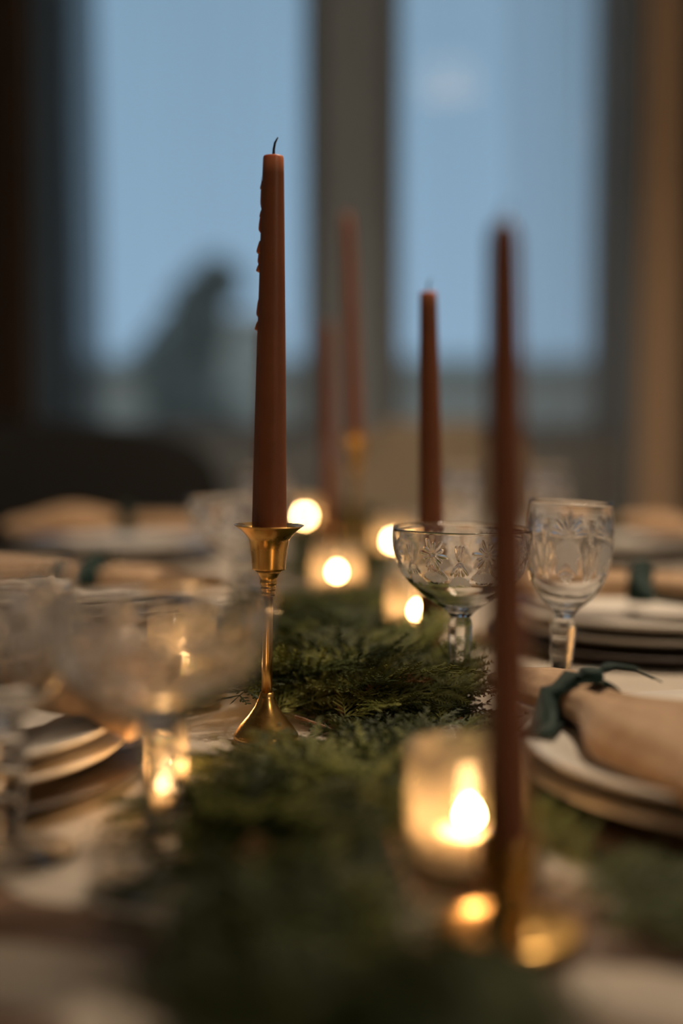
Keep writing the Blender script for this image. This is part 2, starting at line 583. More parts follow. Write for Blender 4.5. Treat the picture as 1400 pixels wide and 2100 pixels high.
put('trunk', mesh('trunk', *tube_geo([(0, 0, 0), (-0.03, 0, 0.9), (0.05, 0, 1.6), (0.18, 0, 2.2)], [0.07, 0.05, 0.035, 0.015]), 'bark'), bt)

# ------------------------------------------------------------------ furniture behind the table
def cushion_geo(x0, x1, y0, y1, z0, z1, e=0.35, n=14):
    V, F = [], []
    cx, cy, cz = (x0 + x1) / 2, (y0 + y1) / 2, (z0 + z1) / 2
    for j in range(n + 1):
        ph = -PI / 2 + PI * j / n
        for i in range(2 * n):
            th = 2 * PI * i / (2 * n)
            f = lambda q: math.copysign(abs(q) ** e, q)
            V.append((cx + (x1 - x0) / 2 * f(math.cos(ph)) * f(math.cos(th)), cy + (y1 - y0) / 2 * f(math.cos(ph)) * f(math.sin(th)), cz + (z1 - z0) / 2 * f(math.sin(ph))))
    for j in range(n):
        for i in range(2 * n):
            i2 = (i + 1) % (2 * n)
            F.append((j * 2 * n + i, j * 2 * n + i2, (j + 1) * 2 * n + i2, (j + 1) * 2 * n + i))
    return V, F
sf = thing('sofa', 'charcoal upholstered sofa against the window wall on the left', 'sofa', (-1.18, 3.25, FZ))
put('backrest', mesh('backrest', *cushion_geo(-0.90, 0.90, 0.16, 0.36, 0.15, 0.93), 'sofa'), sf)
put('seat', mesh('seat', *cushion_geo(-0.90, 0.90, -0.38, 0.20, 0.12, 0.45), 'sofa'), sf)
for s in (-1, 1):
    put('armrest', mesh('armrest', *cushion_geo(s * 0.88 - 0.09, s * 0.88 + 0.09, -0.40, 0.36, 0.10, 0.66), 'sofa'), sf)
for px in (-0.8, 0.8):
    for py in (-0.3, 0.28):
        put('leg', mesh('leg', *lathe_geo([(0.02, 0), (0.03, 0.14)], 12, cap0=True, cap1=True), 'dark_wood'), sf, (px, py, 0))

def dining_chair(loc, rz, label, m='chair_pad', group=None):
    ch = thing('dining_chair', label, 'chair', loc, (0, 0, rz), group)
    put('seat', mesh('seat', *cushion_geo(-0.23, 0.23, -0.22, 0.22, 0.40, 0.48), m), ch)
    V, F = [], []
    n, k = 24, 16
    for s, off in ((0, 0.0), (1, 0.045)):
        for j in range(k + 1):
            v_ = j / k
            wd = 0.20 + 0.03 * v_
            if v_ > 0.72:
                wd *= math.sqrt(max(0.22, 1 - ((v_ - 0.72) / 0.30) ** 2))
            for i in range(n + 1):
                u = i / n * 2 - 1
                V.append((u * wd, 0.20 + 0.06 * v_ - 0.035 * u * u + off * (1 - 0.5 * u ** 4), 0.46 + 0.47 * v_))
    o = (n + 1) * (k + 1)
    for s in (0, 1):
        for j in range(k):
            for i in range(n):
                a = s * o + j * (n + 1) + i
                q = (a, a + 1, a + n + 2, a + n + 1)
                F.append(q if s == 0 else q[::-1])
    for j in range(k):
        for i in (0, n):
            a = j * (n + 1) + i
            F.append((a, a + n + 1, a + n + 1 + o, a + o))
    for i in range(n):
        a = k * (n + 1) + i
        F.append((a, a + 1, a + 1 + o, a + o))
        F.append((i, i + 1, i + 1 + o, i + o))
    put('backrest', mesh('backrest', V, F, m), ch)
    for sx_ in (-1, 1):
        for sy_ in (-1, 1):
            put('leg', mesh('leg', *tube_geo([(sx_ * 0.21, sy_ * 0.205, 0), (sx_ * 0.19, sy_ * 0.18, 0.42)], [0.013, 0.02], 10), 'dark_wood'), ch)
    return ch
dining_chair((0.215, 2.98, FZ), 0, 'oatmeal upholstered chair at the far head of the table under the pillar')
dining_chair((0.93, 2.50, FZ), -PI / 2 - 0.2, 'oatmeal upholstered chair tucked at the far right end of the table')

# ------------------------------------------------------------------ table, cloth
tb = thing('dining_table', 'long wooden dining table under the pale tablecloth', 'table', (0.02, 1.28, FZ))
boxes('tabletop', [(-0.50, 0.50, -1.48, 1.50, 0.715, 0.7465)], 'table_wood', tb, 0.004)
for sx_ in (-0.42, 0.42):
    for sy_ in (-1.38, 1.40):
        boxes('leg', [(sx_ - 0.035, sx_ + 0.035, sy_ - 0.035, sy_ + 0.035, 0, 0.715)], 'table_wood', tb, 0.005)

def wrinkle(x, y):
    z = 0.0016 * math.sin(23 * x + 9 * y + 1.5 * math.sin(7 * y)) + 0.0012 * math.sin(-17 * x + 31 * y + 2)
    # softly puckered cloth around the near end, flat where plates stand
    k = math.exp(-((y - 0.52) / 0.13) ** 2)
    z += k * (0.005 * math.sin(38 * x + 52 * y + 2.2 * math.sin(12 * x)) + 0.003 * math.sin(70 * y - 21 * x))
    z *= 1.0 - math.exp(-((abs(x) - 0.26) / 0.16) ** 2) * (1 - k)
    return min(0.0, z - 0.004 * k)
V, F = [], []
xs = np.linspace(-0.66, 0.70, 137)
ys = np.linspace(-0.36, 2.94, 331)
X0, X1, Y0, Y1 = -0.492, 0.532, -0.212, 2.792
for y in ys:
    for x in xs:
        dx = max(X0 - x, x - X1, 0)
        dy = max(Y0 - y, y - Y1, 0)
        ox = max(X0, min(X1, x)) + math.copysign(min(dx, 0.012), x) * (1 if dx else 0)
        oy = max(Y0, min(Y1, y)) + math.copysign(min(dy, 0.012), y - 1) * (1 if dy else 0)
        drop = max(dx, dy)
        if dx > 0:
            ox += math.copysign(1, x) * 0.012 * math.sin(22 * y) * min(1, dx / 0.08)
        if dy > 0:
            oy += math.copysign(1, y - 1) * 0.012 * math.sin(22 * x) * min(1, dy / 0.08)
        V.append((ox, oy, wrinkle(x, y) - 0.0008 if drop == 0 else -0.0008 - drop * 1.4))
nx_ = len(xs)
for j in range(len(ys) - 1):
    for i in range(nx_ - 1):
        a = j * nx_ + i
        F.append((a, a + 1, a + nx_ + 1, a + nx_))
tc_ = put('tablecloth', mesh('tablecloth', V, F, 'cloth'))
tag(tc_, 'pale linen tablecloth spread over the long dining table', 'tablecloth')

# ------------------------------------------------------------------ pendant lamp above the table (it mirrors in the window)
LX, LY, LZ = 0.47, 1.50, 1.64
pl = thing('pendant_lamp', 'drum pendant lamp hanging from the ceiling over the table', 'lamp', (LX, LY, CZ))
put('cord', mesh('cord', *tube_geo([(0, 0, 0), (0, 0, LZ + 0.11 - CZ)], [0.003, 0.003], 8), 'shade'), pl)
put('ceiling_rose', mesh('ceiling_rose', *lathe_geo([(0.05, -0.001), (0.05, -0.02), (0.01, -0.03)], 32, cap0=True, cap1=True), 'shade'), pl)
m = bpy.data.materials.new('lit_lampshade')
m.use_nodes = True
t = m.node_tree
p = t.nodes['Principled BSDF']
p.inputs['Base Color'].default_value = (0.7, 0.6, 0.48, 1)
p.inputs['Roughness'].default_value = 0.9
p.inputs['Emission Color'].default_value = (1.0, 0.78, 0.55, 1)
p.inputs['Emission Strength'].default_value = 5.0
M['lampshade'] = m
hz = LZ - CZ
sh = put('lamp_shade', mesh('lamp_shade', *lathe_geo([(0.13, hz - 0.065), (0.115, hz + 0.065), (0.113, hz + 0.065), (0.128, hz - 0.065)], 48, closed=True), 'lampshade'), pl)
put('spider', mesh('spider', *join([tube_geo([(-0.114, 0, hz + 0.06), (0.114, 0, hz + 0.06)], [0.002, 0.002], 6), tube_geo([(0, -0.114, hz + 0.06), (0, 0.114, hz + 0.06)], [0.002, 0.002], 6), tube_geo([(0, 0, hz + 0.055), (0, 0, hz + 0.12)], [0.008, 0.006], 8)]), 'shade'), pl)
ld = bpy.data.lights.new('pendant_bulb', 'AREA')
ld.shape = 'DISK'
ld.size = 0.20
ld.energy = LAMP_WATT
ld.color = LAMP_COL
lo = bpy.data.objects.new('pendant_bulb', ld)
C.objects.link(lo)
lo.parent = pl
lo.location = (0, 0, hz + 0.01)

# unseen fill light added behind the camera to brighten the candle fronts
cl = thing('fill_lamp', 'added dish-shaped fill lamp, unseen behind the camera', 'lamp', (1.80, -1.15, CZ))
dm = put('fill_diffuser', mesh('fill_diffuser', *lathe_geo(smooth_prof([(0.24, -0.012), (0.235, -0.03), (0.18, -0.06), (0.09, -0.075), (0.001, -0.08)], 4), 48, cap0=True), 'lampshade'), cl)
put('base', mesh('base', *lathe_geo([(0.25, -0.0005), (0.25, -0.016), (0.235, -0.018)], 48, cap0=True, cap1=True), 'shade'), cl)
ld = bpy.data.lights.new('fill_bulb', 'AREA')
ld.shape = 'DISK'
ld.size = 0.42
ld.energy = FILL_WATT
ld.color = LAMP_COL
lo = bpy.data.objects.new('fill_bulb', ld)
C.objects.link(lo)
lo.parent = cl
lo.location = (-0.06, 0.10, -0.13)
lo.rotation_euler = Vector((1.8, -2.1, 1.75)).to_track_quat('Z', 'Y').to_euler()

# ================================================================== TABLEWARE
# ------------------------------------------------------------------ candlesticks and tapers
mm = 0.001
def brass_prof(kind):
    if kind == 'tall':
        foot = [(20.6, 0.0), (20.8, 1.6), (20.2, 3.0), (19.4, 4.2), (16.6, 8.5), (11.5, 14.5), (7.4, 20.5), (5.2, 26), (4.2, 29.6)]
        stem = [(3.5, 29.9), (3.3, 50), (3.1, 75), (3.0, 91)]
        beads = [(4.3, 91.5), (4.5, 93), (3.9, 94.2), (4.7, 95.2), (4.9, 96.6), (4.3, 97.8), (5.2, 98.8), (5.4, 100.4), (5.0, 101.6), (5.7, 103.4), (6.6, 105.4), (8.6, 107.6)]
        cup = [(10.3, 108.0), (10.5, 109), (10.9, 114), (11.7, 121), (12.7, 126.8), (13.1, 127.6), (14.6, 129.6), (17.4, 132.6), (20.6, 135.0), (22.3, 136.0)]
        base_z = 118
        inner = [(22.0, 136.3), (17.2, 133.4), (14.2, 130.4), (11.9, 126.5), (11.4, 122), (11.2, 118.0), (0.01, 118.0)]
    else:
        foot = [(25.0, 0.0), (25.4, 1.2), (24.6, 2.4), (22.0, 2.9), (16.5, 3.2), (11.0, 4.4), (7.6, 7.2)]
        stem = [(6.2, 11), (6.4, 13)]
        beads = [(7.6, 14.5), (6.9, 16)]
        cup = [(8.2, 18.5), (9.8, 22), (10.6, 28), (10.9, 35), (11.8, 37.4)]
        base_z = 20
        inner = [(11.6, 37.9), (9.9, 36.8), (9.6, 30), (9.5, 20.5), (0.01, 20.0)]
    return [(0.01, 0.6)] + foot + stem + beads + cup, inner, base_z

def candlestick(kind, loc, label, rot=(0, 0, 0), sz=1.0, sr=1.0):
    outer, inner, bz = brass_prof(kind)
    st = thing('candlestick', label, 'candlestick', loc, rot, 'brass candlesticks down the table')
    S = lambda P: [(r * mm * sr, z * mm * sz) for r, z in P]
    if kind == 'tall':
        i0 = 10
        i1 = 14
        i2 = 26
        put('foot', mesh('foot', *lathe_geo(S(outer[:i0]), 64, cap0=True, cap1=True), 'brass'), st)
        put('stem', mesh('stem', *lathe_geo(S(outer[i0:i1]), 32, cap0=True, cap1=True), 'brass'), st)
        put('collar', mesh('collar', *lathe_geo(S(outer[i1:i2]), 40, cap0=True, cap1=True), 'brass'), st)
        put('socket', mesh('socket', *lathe_geo(S(outer[i2:] + inner), 64, cap0=True), 'brass'), st)
    else:
        put('foot', mesh('foot', *lathe_geo(S(outer[:8]), 64, cap0=True, cap1=True), 'brass'), st)
        put('stem', mesh('stem', *lathe_geo(S(outer[7:13]), 40, cap0=True, cap1=True), 'brass'), st)
        put('socket', mesh('socket', *lathe_geo(S(outer[12:] + inner), 48, cap0=True), 'brass'), st)
    return st, bz * mm * sz

def taper(loc, L, r0, r1, label, rot=(0, 0, 0), lit=True, drips=False, tip_l=0.011, wick=0.0105, seed=1):
    """a tapered candle; lit ones were burnt to a flat cup, new ones end in a cone"""
    n = 48
    zs = [0] + [L * (k / 22) for k in range(1, 22)]
    P = []
    for z in zs:
        u = z / L
        P.append((r0 + (r1 - r0) * (u ** 1.15), z))
    if lit:
        P += [(r1 * 1.005, L - 0.004), (r1 * 0.985, L - 0.0014), (r1 * 0.92, L - 0.0003), (r1 * 0.82, L - 0.0001), (r1 * 0.6, L - 0.0008), (0.0012, L - 0.001)]
    else:
        P += [(r1 * 0.98, L - 0.006), (r1 * 0.75, L - 0.002), (0.0012, L + 0.001)]
    v, f = lathe_geo(P, n, cap0=True, cap1=True)
    tip = [max(0.0, min(1.0, (q[2] - (L - tip_l)) / (tip_l * 0.55))) if lit else 0.0 for q in v]
    # shallow hand-dipped flutes
    v = [(x * (1 + 0.012 * math.cos(6 * math.atan2(y, x) + 0.4)), y * (1 + 0.012 * math.cos(6 * math.atan2(y, x) + 0.4)), z) for x, y, z in v]
    cd = put('taper_candle', mesh('taper_candle', v, f, 'wax', attrs={'tip': tip}), None, loc, rot)
    tag(cd, label, 'candle', 'terracotta taper candles')
    pts = [(0.0, 0, L - 0.002), (0.0002, 0, L + wick * 0.35), (0.0009, 0, L + wick * 0.7), (0.0026, 0.0003, L + wick)]
    put('wick', mesh('wick', *tube_geo(pts, [0.0010, 0.0008, 0.0007, 0.0004], 8), 'wick'), cd)
    if drips:
        for (zz, rs, hs, ang) in drips:
            u = zz / L
            rr_ = r0 + (r1 - r0) * (u ** 1.15)
            pr = [(0.00005, 0), (rs * 0.75, hs * 0.10), (rs, hs * 0.25), (rs * 0.7, hs * 0.55), (rs * 0.35, hs * 0.8), (0.00005, hs)]
            vv, ff = lathe_geo(smooth_prof(pr, 3), 14)
            put('wax_drip', mesh('wax_drip', vv, ff, 'wax', attrs={'tip': [0.75] * len(vv)}), cd, ((rr_ + rs * 0.1) * math.cos(ang), (rr_ + rs * 0.1) * math.sin(ang), zz))
    return cd

# tall one in focus (leans a little to the right)
LEAN = math.radians(1.1)
st, bz = candlestick('tall', (-0.0480, 0.893, 0.0008), 'slim tall brass candlestick in sharp focus on the evergreen runner', (0, LEAN, 0))
q = Matrix.Rotation(LEAN, 3, 'Y') @ Vector((0, 0, bz))
drips_main = [(0.2260, 0.0011, 0.006, PI), (0.2090, 0.0010, 0.005, PI), (0.2000, 0.0013, 0.013, PI * 0.97), (0.1865, 0.0020, 0.009, PI), (0.1800, 0.0012, 0.012, PI), (0.1755, 0.0019, 0.006, PI * 1.02),
              (0.1480, 0.0010, 0.011, PI), (0.1395, 0.0016, 0.006, PI), (0.2150, 0.0007, 0.02, PI * 0.98)]
taper((-0.0480 + q.x, 0.893 + q.y, 0.0008 + q.z), 0.2475, 0.01105, 0.0064, 'thick burnt terracotta taper with wax drips in the tall sharp brass candlestick', (0, math.radians(0.85), 0), drips=drips_main, wick=0.0110)
# right, slightly behind
st, bz = candlestick('short', (0.074, 1.145, 0.006), 'short brass candlestick behind the crystal coupe')
taper((0.074, 1.145, 0.006 + bz), 0.277, 0.0112, 0.0068, 'burnt taper with bare wick in the short candlestick behind the crystal coupe', (0, math.radians(-1.0), 0), tip_l=0.006)
# near right, out of focus
st, bz = candlestick('short', (0.0665, 0.555, 0.002), 'short brass candlestick nearest the camera', sr=1.2)
taper((0.0665, 0.555, 0.002 + bz), 0.261, 0.0098, 0.0062, 'dark blurred taper nearest the camera in front of the crystal glasses', (0, math.radians(-0.9), 0), lit=False, wick=0.006)
# far: tall stick
st, bz = candlestick('tall', (0.016, 1.71, 0.004), 'tall brass candlestick far down the table before the pillar', sz=1.28, sr=0.95)
taper((0.016, 1.71, 0.004 + bz), 0.285, 0.0100, 0.0062, 'far taper in the tall candlestick, topmost of the blurred tapers before the pillar', (0, math.radians(-2.0), 0), lit=False)
st, bz = candlestick('short', (-0.018, 1.95, 0.004), 'short brass candlestick behind the far tall candlestick')
taper((-0.018, 1.95, 0.004 + bz), 0.30, 0.0110, 0.0065, 'faint taper just left of the far tall taper, in a short candlestick', (0, 0, 0), lit=False)
st, bz = candlestick('short', (-0.082, 1.535, 0.004), 'short brass candlestick hidden behind the sharp tall candlestick')
taper((-0.082, 1.535, 0.004 + bz), 0.275, 0.0110, 0.0075, 'taper standing mostly hidden behind the sharp burnt taper', (0, 0, 0), lit=False)

# ------------------------------------------------------------------ votives: jar + tealight
def votive_jar(loc, label, r=0.029, h=0.054, proto=None):
    wall = 0.0022
    P = [(0.0005, 0.0), (r * 0.86, 0.0), (r * 0.96, 0.002), (r, 0.008), (r, h * 0.6), (r, h - 0.001), (r - wall * 0.5, h), (r - wall, h - 0.001), (r - wall, 0.012), (r - wall * 1.6, 0.006), (0.0005, 0.005)]
    jr = put('votive_jar', mesh('votive_jar', *lathe_geo(P, 64), 'jar'), None, loc)
    tag(jr, label, 'votive', 'glass votive jars on the runner')
    return jr

def tealight(loc, label, s=1.0, flame_h=0.0135, sc_=1.0):
    r = 0.0190 * s
    h = 0.0085
    tl_ = thing('tealight', label, 'candle', loc, (0, 0, 0), 'lit tealights in the votive jars')
    put('cup', mesh('cup', *lathe_geo([(0.0005, 0), (r - 0.0004, 0), (r, 0.0006), (r, h), (r + 0.0006, h + 0.0003), (r - 0.0008, h), (r - 0.0008, 0.001), (0.0005, 0.001)], 40), 'jar'), tl_)
    put('wax', mesh('wax', *lathe_geo([(0.0005, 0.0012), (r - 0.001, 0.0012), (r - 0.001, h - 0.002), (r * 0.8, h - 0.003), (0.001, h - 0.0032)], 40), 'white_wax'), tl_)
    put('wick', mesh('wick', *tube_geo([(0, 0, h - 0.004), (0.0002, 0, h), (0.0008, 0, h + 0.003)], [0.0007, 0.0006, 0.0005], 8), 'wick'), tl_)
    fp = [(0.0001, 0), (0.0034, 0.08), (0.0052, 0.26), (0.0051, 0.46), (0.0037, 0.70), (0.0018, 0.88), (0.0001, 1.0)]
    put('flame', mesh('flame', *lathe_geo(smooth_prof([(r_ * sc_, z * flame_h) for r_, z in fp], 3), 20), 'flame'), tl_, (0.0004, 0, h + 0.0005))
    return tl_

VOT = [((0.0585, 0.643), 'nearest, beside the near taper', 1.0),
       ((0.0690, 1.300), 'beside the short candlestick behind the crystal coupe', 1.0),
       ((-0.0055, 1.606), 'alone at the middle of the runner beyond the sharp candlestick', 1.0),
       ((0.0710, 1.980), 'half hidden behind the left edge of the crystal coupe', 1.0),
       ((-0.0640, 2.440), 'far away beside the rim of the sharp brass candlestick', 1.0),
       ((-0.1100, 1.000), 'behind the blurred near coupe on the left', 1.0)]
for (x, y), where, s in VOT:
    votive_jar((x, y, 0.003), 'clear glass votive jar, ' + where)
    tealight((x, y, 0.0095), 'lit tealight in the jar ' + where)
jr = votive_jar((-0.0940, 0.745, 0.004), 'slim glass votive glowing under the bowl of the near left coupe', r=0.0125, h=0.046)
tealight((-0.0940, 0.745, 0.0093), 'lit tealight glowing in the slim votive under the near left coupe', s=0.50, flame_h=0.0135)

# ------------------------------------------------------------------ cut crystal
def seg_dist(px, py, ax, ay, bx, by):
    dx, dy = bx - ax, by - ay
    L2 = dx * dx + dy * dy
    tt = np.clip(((px - ax) * dx + (py - ay) * dy) / L2, 0, 1)
    return np.hypot(px - (ax + tt * dx), py - (ay + tt * dy)), tt

def cut_pattern(kind, s, tcoord, period):
    """depth of the wheel cuts and the grey matt areas; s runs round the bowl in mm within one period, t down from the rim in mm"""
    s = ((s + period / 2) % period) - period / 2
    dep = np.zeros_like(s)
    fro = np.zeros_like(s)
    def ray(ax, ay, bx, by, wd, dp):
        for sh in (-period, 0, period):
            d, tt = seg_dist(s + sh, tcoord, ax, ay, bx, by)
            wloc = wd * np.sqrt(np.clip(4 * tt * (1 - tt) + 0.12, 0, 1))
            np.maximum(dep, 1.3 * dp * np.clip(1 - d / np.maximum(wloc, 1e-4), 0, 1), out=dep)
    def leaf(cx, cy, a, b, ang):
        for sh in (-period, 0, period):
            x, y = s + sh - cx, tcoord - cy
            u = x * math.cos(ang) + y * math.sin(ang)
            v_ = -x * math.sin(ang) + y * math.cos(ang)
            fro[:] = np.maximum(fro, ((np.abs(u) < a) & (np.abs(v_) < b * (0.82 + 0.18 * np.sin(u * 4.5)) * np.clip(1 - (u / a) ** 2, 0, 1))).astype(float))
    if kind == 'coupe':
        y0 = 14.0
        for k in range(12):
            a = 2 * PI * k / 12 + 0.13
            L = 10.4 if k % 2 == 0 else 7.6
            ray(1.1 * math.cos(a), y0 + 1.1 * math.sin(a), L * math.cos(a), y0 + L * math.sin(a), 1.15, 0.55)
        h = period / 2
        for dx in (-2.6, 0, 2.6):
            ray(h + dx * 0.3, 17.5, h + dx, 8.0, 0.9, 0.5)
        ray(h, 19, h - 6, 27, 0.9, 0.5)
        ray(h, 19, h + 6, 27, 0.9, 0.5)
        for k in range(5):
            a = PI / 2 + (k - 2) * 0.42
            ray(h, 21, h + 8 * math.cos(a), 21 + 8 * math.sin(a), 0.9, 0.5)
        for k in range(7):
            a = -PI / 2 + (k - 3) * 0.45
            ray(0, 35, 6 * math.cos(a), 35 + 6 * math.sin(a), 0.8, 0.45)
        leaf(0, 30, 10.5, 5.6, 0.12)
        leaf(h - 3, 33, 8, 4.2, -0.5)
        leaf(h + 3, 33, 8, 4.2, 0.5)
        for q_ in (-1, 1):
            ray(q_ * 4, 24, q_ * 10, 31, 0.8, 0.45)
    else:
        y0 = 22.0
        for k in range(9):
            a = -PI / 2 + (k - 4) * 0.36
            L = 13.5 if k % 2 == 0 else 10.0
            ray(1.0 * math.cos(a), y0 + 1.0 * math.sin(a), L * math.cos(a), y0 + L * math.sin(a), 1.2, 0.55)
        h = period / 2
        for dx in (-2.0, 0, 2.0):
            ray(h + dx * 0.2, 27, h + dx, 15, 0.85, 0.5)
        ray(h - 1.5, 52, h - 9, 28, 1.0, 0.5)
        ray(h + 1.5, 52, h + 9, 28, 1.0, 0.5)
        ray(h - 1.2, 50, h - 3, 28, 0.9, 0.45)
        ray(h + 1.2, 50, h + 3, 28, 0.9, 0.45)
        for k in range(6):
            a = PI / 2 + (k - 2.5) * 0.5
            ray(0, 47, 6 * math.cos(a), 47 + 6 * math.sin(a), 0.8, 0.45)
        leaf(0, 34, 10, 8.0, 0.1)
        leaf(h - 12, 42, 7, 3.0, 1.1)
        leaf(h + 12, 42, 7, 3.0, -1.1)
    fro = np.maximum(fro, 0.35 * np.clip(dep / 0.5, 0, 1))
    return dep, fro

def crystal_meshes(kind, n, nt_):
    if kind == 'coupe':
        outer = [(49.0, 127), (49.3, 122), (49.0, 116), (47.2, 108), (43.8, 99.5), (39.5, 93.5), (34.5, 88.5), (28.5, 83.5), (22.4, 79.3), (15.5, 75.2), (10.5, 71.8), (7.6, 68.5)]
        inner = [(48.0, 127), (48.0, 120), (46.9, 113), (44.2, 104), (40.6, 97), (36.4, 92.4), (30.6, 87.4), (23.6, 82.6), (15.8, 78.0), (8.0, 74.6), (0.05, 73.6)]
        period = 2 * PI * 49 / 8
        reps, rref = 8, 49
        stem = [(6.2, 68.3), (8.2, 66.8), (9.3, 63), (9.1, 56), (7.9, 42), (6.6, 28), (5.4, 14), (5.2, 6.4)]
    else:
        outer = [(31.4, 139), (32.6, 131), (33.2, 121), (33.0, 109), (31.8, 98), (29.2, 88.5), (25.0, 80), (20.2, 74), (15.5, 70), (10.6, 66.2), (7.8, 62.5), (7.2, 60)]
        inner = [(30.5, 139), (31.6, 131), (32.0, 121), (31.6, 109), (30.2, 98), (27.6, 88.6), (23.2, 80.4), (18.0, 74.6), (12.4, 71.0), (6, 69.0), (0.05, 68.4)]
        period = 2 * PI * 33 / 6
        reps, rref = 6, 33
        stem = [(6.6, 59.8), (8.6, 58), (10.2, 54.5), (9.9, 48), (8.6, 34), (7.2, 22), (6.2, 12), (6.0, 6.4)]
    po = np.array(smooth_prof(outer, 16))
    # resample evenly by arc length
    d = np.r_[0, np.cumsum(np.hypot(np.diff(po[:, 0]), np.diff(po[:, 1])))]
    tt = np.linspace(0, d[-1], nt_)
    R = np.interp(tt, d, po[:, 0])
    Z = np.interp(tt, d, po[:, 1])
    th = np.linspace(0, 2 * PI, n, endpoint=False)
    TH, TT = np.meshgrid(th, tt)
    RR = np.repeat(R[:, None], n, 1)
    ZZ = np.repeat(Z[:, None], n, 1)
    nr = np.gradient(Z, tt)
    nz = -np.gradient(R, tt)
    sgn = np.sign(-nr.mean()) or 1
    nr, nz = -nr, -nz
    dep, fro = cut_pattern(kind, TH * rref, TT, period)
    RR = RR - dep * nr[:, None]
    ZZ = ZZ - dep * nz[:, None]
    Vo = np.stack([RR * np.cos(TH), RR * np.sin(TH), ZZ], -1).reshape(-1, 3)
    pi_ = np.array(smooth_prof(inner, 4))
    Vi = np.stack([pi_[:, None, 0] * np.cos(th)[None], pi_[:, None, 0] * np.sin(th)[None], np.repeat(pi_[:, 1][:, None], n, 1)], -1).reshape(-1, 3)
    # rounded lip ring between
    rl = (outer[0][0] + inner[0][0]) / 2
    Vl = np.stack([rl * np.cos(th), rl * np.sin(th), np.full(n, outer[0][1] + 0.45)], -1)
    V = np.concatenate([Vo.reshape(nt_, n, 3)[::-1].reshape(-1, 3), Vl, Vi]) * mm
    frost = np.concatenate([fro[::-1].reshape(-1), np.zeros(n), np.zeros(len(pi_) * n)])
    rows = nt_ + 1 + len(pi_)
    idx = np.arange(rows * n).reshape(rows, n)
    a = idx[:-1]
    b = idx[1:]
    F = np.stack([a, np.roll(a, -1, 1), np.roll(b, -1, 1), b], -1).reshape(-1, 4)[:, ::-1]
    F = F.tolist()
    F.append(list(range(n)))
    F.append(list(range((rows - 1) * n, rows * n)))
    bowl = mesh(kind + '_bowl', V, F, 'crystal', attrs={'frost': frost})
    bm = bmesh.new()
    bm.from_mesh(bowl)
    bmesh.ops.recalc_face_normals(bm, faces=bm.faces)
    bm.to_mesh(bowl)
    bm.free()
    v, f = lathe_geo([(r * mm, z * mm) for r, z in stem], 8, cap0=True, cap1=True)
    f = [q_[::-1] for q_ in f]
    st_ = mesh(kind + '_stem', v, f, 'crystal', smooth=False)
    bm = bmesh.new()
    bm.from_mesh(st_)
    bmesh.ops.recalc_face_normals(bm, faces=bm.faces)
    bmesh.ops.bevel(bm, geom=[e_ for e_ in bm.edges], offset=0.0005, segments=2, affect='EDGES')
    bm.to_mesh(st_)
    bm.free()
    ft = smooth_prof([(5.4, 6.2), (9, 4.9), (17, 3.2), (26, 2.2), (31.5, 1.8), (32.2, 1.1), (31.4, 0.3), (20, 0.0)], 4)
    v, f = lathe_geo([(r * mm, z * mm) for r, z in ft], 72, cap0=True, cap1=True)
    fo = mesh(kind + '_foot', v, f, 'crystal')
    bm = bmesh.new()
    bm.from_mesh(fo)
    bmesh.ops.recalc_face_normals(bm, faces=bm.faces)
    bm.to_mesh(fo)
    bm.free()
    return bowl, st_, fo

CM = {'coupe': crystal_meshes('coupe', 512, 120), 'wine': crystal_meshes('wine', 432, 132)}
def glass(kind, loc, label, rot=(0, 0, 0), scale=(1, 1, 1)):
    g_ = thing('crystal_coupe' if kind == 'coupe' else 'crystal_wine_glass', label, 'coupe' if kind == 'coupe' else 'wine glass', loc, rot, 'cut crystal glasses')
    g_.scale = scale
    for nm, me in zip(('bowl', 'stem', 'foot'), CM[kind]):
        put(nm, me, g_)
    return g_
glass('coupe', (0.0797, 0.955, 0.0), 'cut crystal coupe in focus standing in the evergreen runner', (0, math.radians(0.8), 0.28), (0.955, 0.955, 1.02))
glass('wine', (0.1540, 0.995, 0.001), 'cut crystal wine glass in focus behind the near taper', (0, math.radians(3.0), 0.35), (0.945, 0.945, 1.035))
glass('coupe', (-0.0920, 1.300, 0.001), 'blurred crystal coupe behind the sharp brass socket', (0, 0, 0.9))
glass('wine', (-0.0880, 1.640, 0.001), 'far wine glass half hidden behind the sharp burnt taper', (0, 0, 0.2))
glass('coupe', (-0.0790, 0.612, 0.001), 'large blurred coupe on the left in front of the sharp candlestick', (0, 0, 0.5))
glass('wine', (-0.1570, 0.656, 0.001), 'large blurred wine glass cut by the left picture edge', (0, 0, 1.1))
glass('wine', (0.1500, 1.730, 0.001), 'far wine glass seen above the rim of the sharp coupe', (0, 0, 0.7))
glass('wine', (0.2470, 1.730, 0.001), 'far wine glass seen just left of the sharp wine glass', (0, 0, 1.4))

# ------------------------------------------------------------------ place settings
def plate_mesh(name, r, h, m, well=0.66):
    top = [(0.0005, 0.0045), (r * well * 0.9, 0.0045), (r * well, 0.0062), (r * (well + 0.05), 0.0095), (r * 0.9, h - 0.003), (r * 0.985, h - 0.0002), (r, h - 0.0012)]
    bot = [(r * 0.985, h - 0.0032), (r * 0.9, h - 0.0065), (r * (well + 0.05), 0.0055), (r * well * 0.98, 0.002), (r * well * 0.92, 0.0), (r * well * 0.88, 0.0), (r * well * 0.85, 0.002), (0.0005, 0.002)]
    return mesh(name, *lathe_geo(top + bot, 96), m)
PM = {'added_plate': plate_mesh('added_dark_plate', 0.150, 0.0115, 'added_plate', 0.8),  # added under each stack to darken the band below the plates
      'dinner': plate_mesh('dinner_plate', 0.140, 0.0190, 'porcelain'),
      'salad': plate_mesh('salad_plate', 0.138, 0.0190, 'porcelain')}

